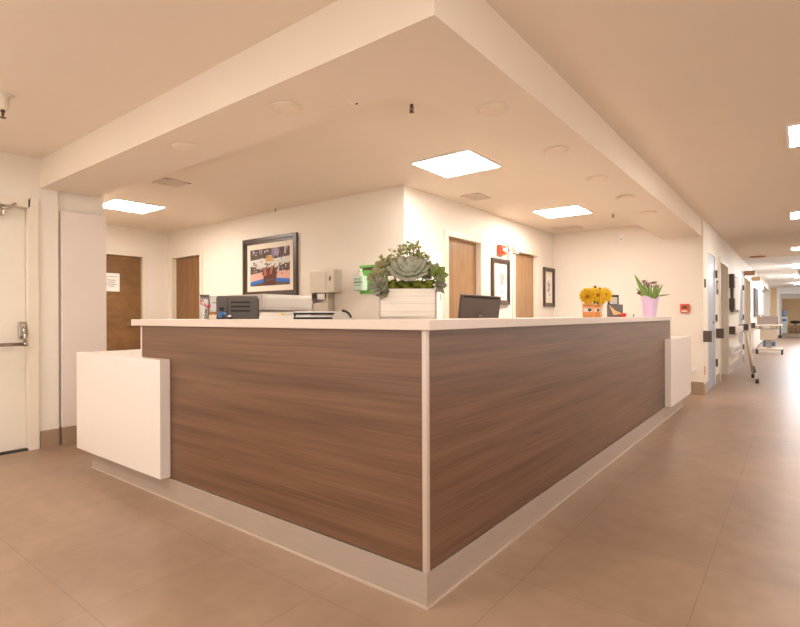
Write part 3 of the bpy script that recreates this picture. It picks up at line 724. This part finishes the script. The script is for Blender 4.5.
# computer monitor on the staff worktop, back to the viewer
t = thing('computer_monitor', 'dark grey computer monitor seen from behind, leaning back, standing on the staff worktop', 'monitor', (-1.965, 3.56, .75), YAW+math.radians(16))
tl = math.radians(10)
MM = Matrix.Translation((0, .02, .36)) @ Matrix.Rotation(tl, 4, 'X') @ Matrix.Rotation(math.radians(3.0), 4, 'Y')
m = MB(); m.box(-.172, .172, 0, .03, -.13, .155, MON, .006, MM); m.box(-.166, .166, -.010, 0, -.11, .128, MON, .004, MM); m.obj('screen_housing', t)
m = MB(); m.box(-.15, .15, -.003, 0, .133, .146, SLOT, .001, MM); m.obj('vent_recess', t)
m = MB(); m.box(-.16, .16, .030, .0315, -.115, .14, BLACK, 0, MM); m.obj('screen', t)
m = MB(); m.box(-.025, .025, -.03, .0, .02, .34, MON, .005); m.obj('stand_neck', t)
m = MB(); m.lathe([(.11, 0), (.11, .012), (.04, .022), (.03, .03)], (0, 0, 0), MON, 28); m.obj('stand_base', t)
m = MB(); m.tube([(-.01+.012*math.cos(a), -.018, .345+.014*math.sin(a)) for a in [k*PI/8 for k in range(9)]], .0022, LGREY, 6); m.obj('cable_hook', t)

# dark machine with vent slots
t = thing('printer', 'dark grey printer with three horizontal vent slots facing the counter', 'printer', (-3.11, 2.14, .75), math.radians(55.4))
m = MB(); m.box(-.142, .142, 0, .34, .0, .500, DGREY, .016); m.obj('body', t)
m = MB()
for z in (.395, .425, .455): m.box(-.045, .085, -.002, .004, z-.006, z+.006, SLOT)
m.obj('vent_slot', t)
m = MB(); m.box(-.068, -.064, -.0015, .003, .02, .485, SLOT); m.obj('panel_seam', t)
m = MB(); m.box(-.122, -.09, -.004, .003, .395, .42, BLACK, .004); m.obj('control_button', t)
m = MB(); m.box(.138, .146, .01, .32, .02, .48, BLACK, .002); m.obj('side_cover', t)
# copier
t = thing('photocopier', 'wide light grey photocopier behind the dark printer', 'photocopier', (-3.90, 2.72, 0))
m = MB(); m.box(-.28, .30, 0, .55, .04, 1.15, LGREY, .02); m.obj('body', t)
m = MB(); m.box(-.30, .32, -.01, .56, 1.155, 1.30, LGREY, .035); m.obj('document_feeder', t)
m = MB(); m.box(-.24, .26, -.006, .0, 1.10, 1.12, DGREY); m.obj('paper_slot', t)
for z in (.3, .6): m = MB(); m.box(-.24, .26, -.008, 0, z-.12, z+.12, LGREY, .004); m.obj('paper_drawer', t)
# white file rack
t = thing('file_rack', 'white file sorter with upright papers left of the dark printer', 'file rack', (-3.245, 2.005, .75), math.radians(58.4))
m = MB(); m.box(-.062, .062, 0, .055, 0, .010, PAPER); m.box(-.064, -.060, 0, .055, 0, .50, PAPER); m.box(-.004, .0, 0, .055, 0, .50, LGREY); m.box(.058, .062, 0, .055, 0, .5, PAPER); m.box(-.06, .06, .050, .055, 0, .5, PAPER); m.obj('rack_frame', t)
m = MB(); m.box(-.058, -.012, .004, .012, .010, .475, PAPER); m.box(.006, .055, .004, .012, .010, .49, PAPER); m.obj('papers', t)
m = MB(); m.box(-.05, -.02, .003, .004, .43, .44, LGREY); m.box(.02, .045, .003, .004, .45, .455, INK); m.box(-.05, -.02, .003, .004, .36, .365, LGREY); m.obj('printed_lines', t)
m = MB(); m.box(-.064, .0, -.003, .055, .50, .508, DGREY); m.obj('top_bar', t)

# orchid, brown box, blue tape dispenser
t = thing('orchid_plant', 'small pink orchid sprig in a thin glass vase at the left of the countertop', 'orchid', (-2.935, 1.79, ZT))
GLASS = mat('grey_vase_glass', (190, 184, 174), .15, noise=.02, trans=.7)
m = MB(); m.lathe([(.010, 0), (.012, .01), (.007, .03), (.010, .045), (.006, .06), (.008, .066)], (0, 0, 0), GLASS, 16); m.obj('vase', t)
m = MB(); m.tube([(0, 0, .05), (-.01, 0, .09), (-.035, 0, .115), (-.06, 0, .12)], .0015, LEAFD, 5); m.tube([(0, 0, .05), (.02, 0, .08), (.04, 0, .085)], .0015, LEAFD, 5); m.obj('stem', t)
m = MB()
for c in ((-.06, 0, .115), (-.05, 0, .10), (-.035, 0, .12), (-.01, 0, .09), (.003, 0, .082), (.02, 0, .083), (.035, 0, .075), (.042, 0, .085)):
    for q in range(5):
        m.leaf(Matrix.Translation(c) @ Matrix.Rotation(q*1.256, 4, 'Y') @ Matrix.Rotation(.5, 4, 'X'), .012, .010, .001, PINKF, .2, seg=3)
m.obj('blossoms', t)
t = thing('small_box', 'small brown and cream box beside the orchid on the countertop', 'box', (-2.85, 1.80, ZT)); m = MB(); m.box(-.038, .038, -.02, .02, 0, .028, CARTW, .002); m.obj('box_body', t)
m = MB(); m.box(-.04, .04, -.022, .022, .028, .045, BROWNB, .002); m.obj('lid', t)
t = thing('tape_dispenser', 'blue and black tape dispenser in front of the dark printer', 'tape dispenser', (-2.72, 1.78, ZT), .1)
m = MB(); m.poly([(-.055, -.014, 0), (.055, -.014, 0), (.055, -.014, .012), (.01, -.014, .018), (-.02, -.014, .036), (-.045, -.014, .03), (-.055, -.014, .012)], BLACK, thick=(0, .028, 0)); m.obj('dispenser_body', t)
m = MB(); m.cyl((-.022, -.017, .026), (-.022, .017, .026), .019, BLUE); m.obj('tape_roll', t)
m = MB(); m.ball((.045, 0, .017), (.008, .012, .008), WHITEP); m.obj('cutter', t)

# papers, letter tray, grey tape hump
t = thing('paper_stack', 'stack of white papers with a yellow pad on the countertop', 'papers', (-2.17, 1.735, ZT), math.radians(51.4))
m = MB(); m.box(-.09, .11, -.05, .06, 0, .018, PAPER, .001); m.obj('paper_sheets', t)
m = MB(); m.box(-.085, .03, -.052, .05, .018, .032, MATB, .001); m.box(.018, .031, -.053, .04, .0182, .033, YEL); m.obj('yellow_pad', t)
t = thing('letter_tray', 'black and white stacked letter tray on the countertop left of the succulents', 'letter tray', (-1.895, 1.752, ZT), math.radians(47.2))
for z in (0, .022):
    m = MB(); m.box(-.105, .105, -.05, .06, z, z+.002, BLACK)
    for b in ((-.105, .105, -.05, -.047), (-.105, .105, .057, .06), (-.105, -.102, -.05, .06), (.102, .105, -.05, .06)): m.box(*b, z, z+.010, BLACK)
    m.obj('tray', t)
for z in (.003, .026): m = MB(); m.box(-.098, .098, -.045, .054, z, z+.012, PAPER); m.obj('papers', t)
for x in (-.1, .1):
    for y in (-.045, .055): m = MB(); m.box(x-.003, x+.003, y-.003, y+.003, .010, .022, BLACK); m.obj('riser', t)
t = thing('desk_phone', 'grey curved handset with a black band right of the letter tray', 'telephone', (-1.72, 1.76, ZT), math.radians(44.3))
arc = [(.046*math.cos(a), .042*math.sin(a)) for a in [k*PI/12 for k in range(13)]]
m = MB(); m.poly([(x, -.02, z) for x, z in arc], LGREY, thick=(0, .04, 0)); m.obj('phone_body', t)
m = MB(); A = [k*PI/18 for k in range(1, 10)]
m.poly([(.049*math.cos(a), -.022, .046*math.sin(a)) for a in A]+[(.039*math.cos(a), -.022, .034*math.sin(a)) for a in reversed(A)], BLACK, thick=(0, .044, 0)); m.obj('black_band', t)

# flower + tins + books on the corridor run of the countertop
def tin(x, y, w, h, label):
    t = thing('orange_tin', label, 'tin', (x, y, ZT), YAW-.35, 'orange labelled tins')
    m = MB(); m.box(-w/2, w/2, -w*.35, w*.35, 0, h, ORANGE, .006); m.obj('tin_body', t)
    m = MB(); m.box(-w*.40, w*.40, -w*.35-.001, -w*.35, h*.40, h*.70, PAPER); m.box(0, w*.33, -w*.35-.0016, -w*.35-.0008, h*.44, h*.66, LEADG); m.obj('label_patch', t)
    m = MB(); m.box(-w/2-.001, w/2+.001, -w*.35-.001, w*.35+.001, h*.86, h*.9, BROWNB); m.obj('rim', t)
tin(-1.22, 3.835, .076, .100, 'left orange tin with a dark and white label under the yellow flowers')
tin(-1.225, 4.07, .052, .100, 'right orange tin with a white label under the yellow flowers')
t = thing('flower_vase', 'glass vase of yellow daisies and small maroon blooms behind the orange tins', 'flowers', (-1.30, 4.33, ZT))
CLEAR = mat('frosted_vase_glass', (240, 222, 196), .2, noise=.03, trans=.35)
m = MB(); m.lathe([(.034, 0), (.038, .01), (.036, .06), (.044, .10), (.046, .105)], (0, 0, 0), CLEAR, 24); m.obj('vase', t)
def daisy(c, R, tilt, az, name='daisy'):
    M = Matrix.Translation(c) @ Matrix.Rotation(az, 4, 'Z') @ Matrix.Rotation(tilt, 4, 'X')
    m = MB()
    for ring, (n, L, ti) in enumerate(((13, R, .05), (11, R*.8, .35), (8, R*.5, .7))):
        for i in range(n):
            m.leaf(M @ Matrix.Rotation(2*PI*(i+.5*ring)/n, 4, 'Z') @ Matrix.Rotation(-ti, 4, 'Y'), L, L*.55, .002, PETY, .25, seg=4)
    f = m.obj(name, t)
    m = MB(); m.ball((0, 0, R*.12), (R*.26, R*.26, R*.14), PETC, 12, 8, M); m.obj('flower_centre', f)
V0 = Vector((-1.30, 4.33, ZT))
def rl(X, Y, Z): return Vector((X, Y, Z))-V0
fl = [(-1.255, 3.93, 1.243, .072, 1.30, .60), (-1.26, 4.20, 1.262, .070, 1.2, .75), (-1.29, 4.50, 1.275, .074, 1.25, .9), (-1.32, 4.15, 1.285, .055, .7, .6), (-1.28, 4.33, 1.235, .055, 1.5, .8), (-1.32, 4.36, 1.31, .05, .6, .8)]
for X, Y, Z, R, ti, az in fl: daisy(rl(X, Y, Z), R, ti, az)
m = MB()
for X, Y, Z, *_ in fl: m.tube([(0, 0, .06), tuple(rl(X, Y, Z)*.5+Vector((0, 0, .05))), tuple(rl(X, Y, Z)-Vector((.01, -.01, .004)))], .003, LEAFD, 6)
m.obj('stems', t)
m = MB()
for i in range(26):
    a = random.uniform(0, 6.28); m.leaf(Matrix.Translation((random.uniform(-.02, .02), random.uniform(-.16, .06), .125+random.uniform(-.02, .05))) @ Matrix.Rotation(a, 4, 'Z') @ Matrix.Rotation(-random.uniform(-.4, .8), 4, 'Y'), .05, .02, .002, LEAFD, .4)
m.obj('foliage', t)
m = MB()
for X, Y, Z in ((-1.29, 4.24, 1.332), (-1.31, 4.30, 1.34), (-1.29, 4.36, 1.326)): m.ball(rl(X, Y, Z), (.011, .011, .010), MAROON, 8, 6); m.tube([tuple(rl(X, Y, Z)), (0, 0, .12)], .0015, LEAFD, 5)
m.obj('maroon_blooms', t)
t = thing('box_stack', 'dark grey box with a folded tan card behind the yellow flowers', 'box', (-1.30, 4.84, ZT), YAW)
m = MB(); m.box(-.065, .065, -.02, .02, 0, .112, mat('mauve_grey_box', (108, 98, 102), .5), .003); m.obj('box_body', t)
m = MB(); m.poly([(-.06, -.023, .105), (-.02, -.023, .015), (.062, -.023, .03), (.0, -.023, .055)], TAN, thick=(0, .002, 0)); m.obj('tan_card', t)
t = thing('photo_frame', 'small black photo frame propped behind the dark grey box', 'photo frame', (-1.35, 5.0, ZT), YAW)
m = MB(); m.box(-.055, .045, .0, .018, 0.0, .205, BLACK, .003); m.obj('picture_frame', t); m = MB(); m.box(-.04, .03, -.002, 0, .12, .185, LGREY); m.obj('photo', t)
t = thing('red_stapler', 'small red item beside the dark grey box on the countertop', 'stapler', (-1.215, 4.80, ZT), YAW); m = MB(); m.box(-.016, .014, -.02, .02, 0, .034, REDB, .004); m.obj('stapler_body', t)
t = thing('black_knob', 'tiny black item on the countertop between the red item and the lilac pot', 'knob', (-1.25, 5.3, ZT)); m = MB(); m.cyl((0, 0, 0), (0, 0, .012), .004, BLACK); m.ball((0, 0, .016), (.006, .006, .008), BLACK); m.obj('knob_body', t)

t = thing('tulip_pot', 'wilting maroon tulips in a lilac wrapped pot at the corridor end of the countertop', 'flower pot', (-1.24, 5.93, ZT))
m = MB(); n = 30
prof = [(.060, 0), (.064, .01), (.074, .10), (.084, .17), (.092, .205), (.086, .20), (.07, .12)]
rings = []
for j, (r, z) in enumerate(prof):
    ring = []
    for k in range(n):
        a = 2*PI*k/n; rr = r*(1+.05*math.sin(k*2*PI*5/n)*(z/.2)); dz = (.018*math.sin(k*2*PI*3/n+1) if j in (4, 5) else 0)
        ring.append(m.bm.verts.new((rr*math.cos(a), rr*math.sin(a), z+dz)))
    rings.append(ring)
for A, B in zip(rings, rings[1:]):
    for k in range(n): m.bm.faces.new((A[k], A[(k+1) % n], B[(k+1) % n], B[k]))
m.bm.faces.new(rings[0][::-1]); m.bm.faces.new(rings[-1]); m._fin(m.bm.verts[:], None, LILAC, False)
m.obj('pot_wrap', t)
R_ = RT
def off(r, u, dpt=0): v = R_*r+FW*dpt; return Vector((v.x, v.y, u))
for (r, u, L, ti, w) in ((-.02, .15, .33, 2.02, .05), (-.01, .14, .24, 1.85, .034), (0, .12, .24, 1.65, .03), (.01, .13, .24, 1.35, .032), (.02, .15, .22, 1.05, .032), (.0, .13, .22, 1.52, .025), (.04, .215, .17, .10, .018), (-.02, .16, .19, 2.3, .04), (.01, .12, .22, 1.2, .04)):
    m = MB(); M = Matrix.Translation(off(r, u, -.02)) @ Matrix.Rotation(YAW, 4, 'Z') @ Matrix.Rotation(-ti, 4, 'Y') @ Matrix.Rotation(1.3, 4, 'X'); m.leaf(M, L, w, .003, LEAF, -.12 if ti > 1.5 else .12, seg=8); m.obj('leaf', t)
for (r, u, big) in ((-.055, .365, 1), (-.035, .345, 1), (.0, .33, 0), (.025, .345, 1), (.055, .35, 0), (.085, .315, 0), (-.11, .225, 2), (-.02, .32, 0), (.045, .30, 0)):
    m = MB(); p = off(r, u+.015); m.tube([off(r*.3, .15), off(r*.7, (u+.15)/2+.02), tuple(p)], .0022, LEAFD if big != 2 else STEMG, 5); s_ = m.obj('flower_stem', t)
    m = MB(); mt = MAROON if big else MAROONP
    for q in range(6):
        M = Matrix.Translation(p) @ Matrix.Rotation(q*PI/3+r*9, 4, 'Z') @ Matrix.Rotation(-(.15 if big != 2 else 1.1)+random.uniform(-.7, .3), 4, 'Y')
        m.leaf(M, .042, .022, .002, mt, -.9 if big != 2 else .6, seg=5)
    if big == 2: m.ball(p+Vector((0, 0, .012)), (.022, .022, .017), MAROON, 10, 8)
    m.obj('tulip_bloom', s_)

# ------------------------------------------------------------------ corridor equipment
t = thing('medical_cart', 'cream wheeled medical cart carrying a taupe case down the corridor', 'cart', (-.62, 17.9, 0))
m = MB(); m.box(-.31, .30, -.28, .28, .79, .83, CARTW, .012); m.obj('cart_top', t)
m = MB(); m.box(-.21, .17, -.20, .20, .40, .70, CARTW, .02); m.obj('drawer_unit', t)
m = MB(); m.box(-.28, .28, -.22, .22, .70, .725, LGREY, .006); m.box(-.24, -.20, -.2, .2, .725, .79, LGREY); m.box(.16, .20, -.2, .2, .725, .79, LGREY); m.obj('shelf', t)
m = MB(); m.box(-.09, .06, -.08, .08, .17, .40, LGREY, .008); m.obj('column', t)
m = MB(); m.box(-.14, -.09, -.1, .02, .2, .38, HOSE, .01); m.box(.06, .14, -.12, .02, .22, .34, HOSE, .01); m.tube([(-.14, -.1, .36), (-.24, -.1, .26), (-.28, -.1, .16)], .008, HOSE, 6); m.obj('blue_accessory', t)
m = MB(); m.box(-.30, .30, -.25, .25, .12, .17, CARTW, .02); m.obj('base', t)
for x in (-.29, .29):
    for y in (-.24, .24):
        m = MB(); m.cyl((x-.02, y, .07), (x+.02, y, .07), .07, RUBBER); m.box(x-.022, x+.022, y-.02, y+.02, .06, .13, DGREY); m.obj('caster', t)
m = MB(); m.tube([(-.31, -.2, .80), (-.42, -.2, .81), (-.42, .2, .81), (-.31, .2, .80)], .014, RUBBER, 8); m.obj('push_handle', t)
m = MB(); m.tube([(.25, -.2, .79), (.25, -.22, .5)], .015, RUBBER, 8); m.box(.2, .29, -.25, -.18, .46, .54, RUBBER, .01); m.obj('cable_bracket', t)
t = thing('equipment_case', 'taupe rectangular case standing on the cream cart', 'case', (-.66, 17.9, .83)); m = MB(); m.box(-.24, .24, -.16, .16, 0, .24, GREYBOX, .01); m.obj('case_body', t)
m = MB(); m.tube([(-.2, 0, .24), (-.2, 0, .27), (-.12, 0, .27), (-.12, 0, .24)], .01, RUBBER, 6); m.obj('handle', t); m = MB(); m.box(.24, .255, -.05, .05, .02, .06, REDB); m.obj('red_tab', t)

# folded walking frame standing ajar by the rail
t = thing('walking_frame', 'folded metal walking frame with dark feet standing beside the corridor rail', 'walking frame', (-.60, 10.5, 0))
for k, dy in enumerate((0, .10)):
    m = MB(); m.tube([(.085, -.45+dy, .03), (-.11, .30+dy, .80), (-.115, .34+dy, .80)], .013, CARTW, 8); m.obj('front_leg', t)
    m = MB(); m.tube([(-.02, .42+dy, .03), (-.11, .34+dy, .80)], .013, LGREY, 8); m.obj('rear_leg', t)
    m = MB(); m.cyl((.055, -.335+dy, .15), (.03, -.24+dy, .25), .0145, BRACK); m.obj('adjuster', t)
    m = MB(); m.cyl((.088, -.46+dy, 0), (.083, -.44+dy, .06), .022, RUBBER); m.obj('foot', t)
    m = MB(); m.cyl((-.02, .42+dy, 0), (-.024, .417+dy, .06), .02, RUBBER); m.obj('foot', t)
m = MB(); m.tube([(-.115, .34, .80), (-.115, .44, .80)], .018, RUBBER, 8); m.tube([(-.05, .08, .56), (-.05, .18, .56)], .01, BRACK, 8); m.obj('hand_grip', t)

# end room items
t = thing('water_cooler', 'pale blue and white water cooler in the beige room beyond the corridor', 'water cooler', (-.62, 39.4, 0))
m = MB(); m.box(-.17, .17, -.17, .17, 0, 1.0, WHITEP, .02); m.obj('body', t)
m = MB(); m.lathe([(.06, 0), (.14, .08), (.15, .36), (.10, .42)], (0, 0, 1.0), mat('blue_bottle', (176, 200, 232), .2, trans=.3), 24); m.obj('bottle', t)
m = MB(); m.box(-.1, .1, -.19, -.17, .72, .86, HOSE, .005); m.obj('tap_panel', t)
t = thing('swivel_stool', 'dark padded swivel stool before the beige wall beyond the corridor', 'stool', (-.08, 38.8, 0))
m = MB(); m.lathe([(.10, .0), (.24, .03), (.27, .10), (.22, .17), (.08, .19)], (0, 0, .58), BLACK, 28); m.obj('seat', t)
m = MB(); m.cyl((0, 0, .1), (0, 0, .59), .028, CHROME); m.obj('column', t)
for k in range(5):
    a = k*2*PI/5; m = MB(); m.tube([(0, 0, .12), (.26*math.cos(a), .26*math.sin(a), .07)], .016, CHROME, 8); m.ball((.26*math.cos(a), .26*math.sin(a), .03), (.03, .03, .03), RUBBER, 8, 6); m.obj('leg', t)
t = thing('floor_mat', 'dark grey floor mat at the corridor end threshold', 'mat', (.3, 31.5, 0)); m = MB(); m.box(-.75, .6, -.5, .1, 0, .012, INK, .003); m.obj('mat_body', t)
t = thing('side_bench', 'long tan bench against the beige room wall', 'bench', (.6, 40.4, 0)); m = MB(); m.box(-1.0, 1.2, -.25, .25, .35, .45, SIGNB, .02); m.obj('seat', t)
m = MB(); m.box(-.9, -.8, -.2, .2, 0, .35, SIGNB); m.obj('leg', t); m = MB(); m.box(1.0, 1.1, -.2, .2, 0, .35, SIGNB); m.obj('leg', t)
t = thing('wall_heater', 'low white heater on the corridor wall under the handrail', 'heater', (XC, 12.4, .42)); m = MB(); m.box(0, .07, -.7, .7, -.08, .08, WHITEP, .01); m.obj('cover', t)
m = MB(); m.box(.07, .075, -.65, .65, -.03, .03, LGREY); m.obj('grille', t)

# ------------------------------------------------------------------ world + camera
w = bpy.data.worlds.new('World'); S.world = w; w.use_nodes = True
bg = w.node_tree.nodes['Background']; bg.inputs[0].default_value = (1.0, .94, .88, 1); bg.inputs[1].default_value = 0.8

cam = bpy.data.cameras.new('Camera'); co = bpy.data.objects.new('Camera', cam); COL.objects.link(co)
yaw = math.atan(397/511); roll = math.radians(.228)
M = Matrix.Rotation(yaw, 4, 'Z') @ Matrix.Rotation(PI/2, 4, 'X') @ Matrix.Rotation(-roll, 4, 'Z')
co.matrix_world = Matrix.Translation((0, 0, 1.1)) @ M
cam.sensor_width = 36; cam.lens = 511*36/800; cam.shift_y = 3.08/800
cam.clip_start = .05; cam.clip_end = 200
S.camera = co
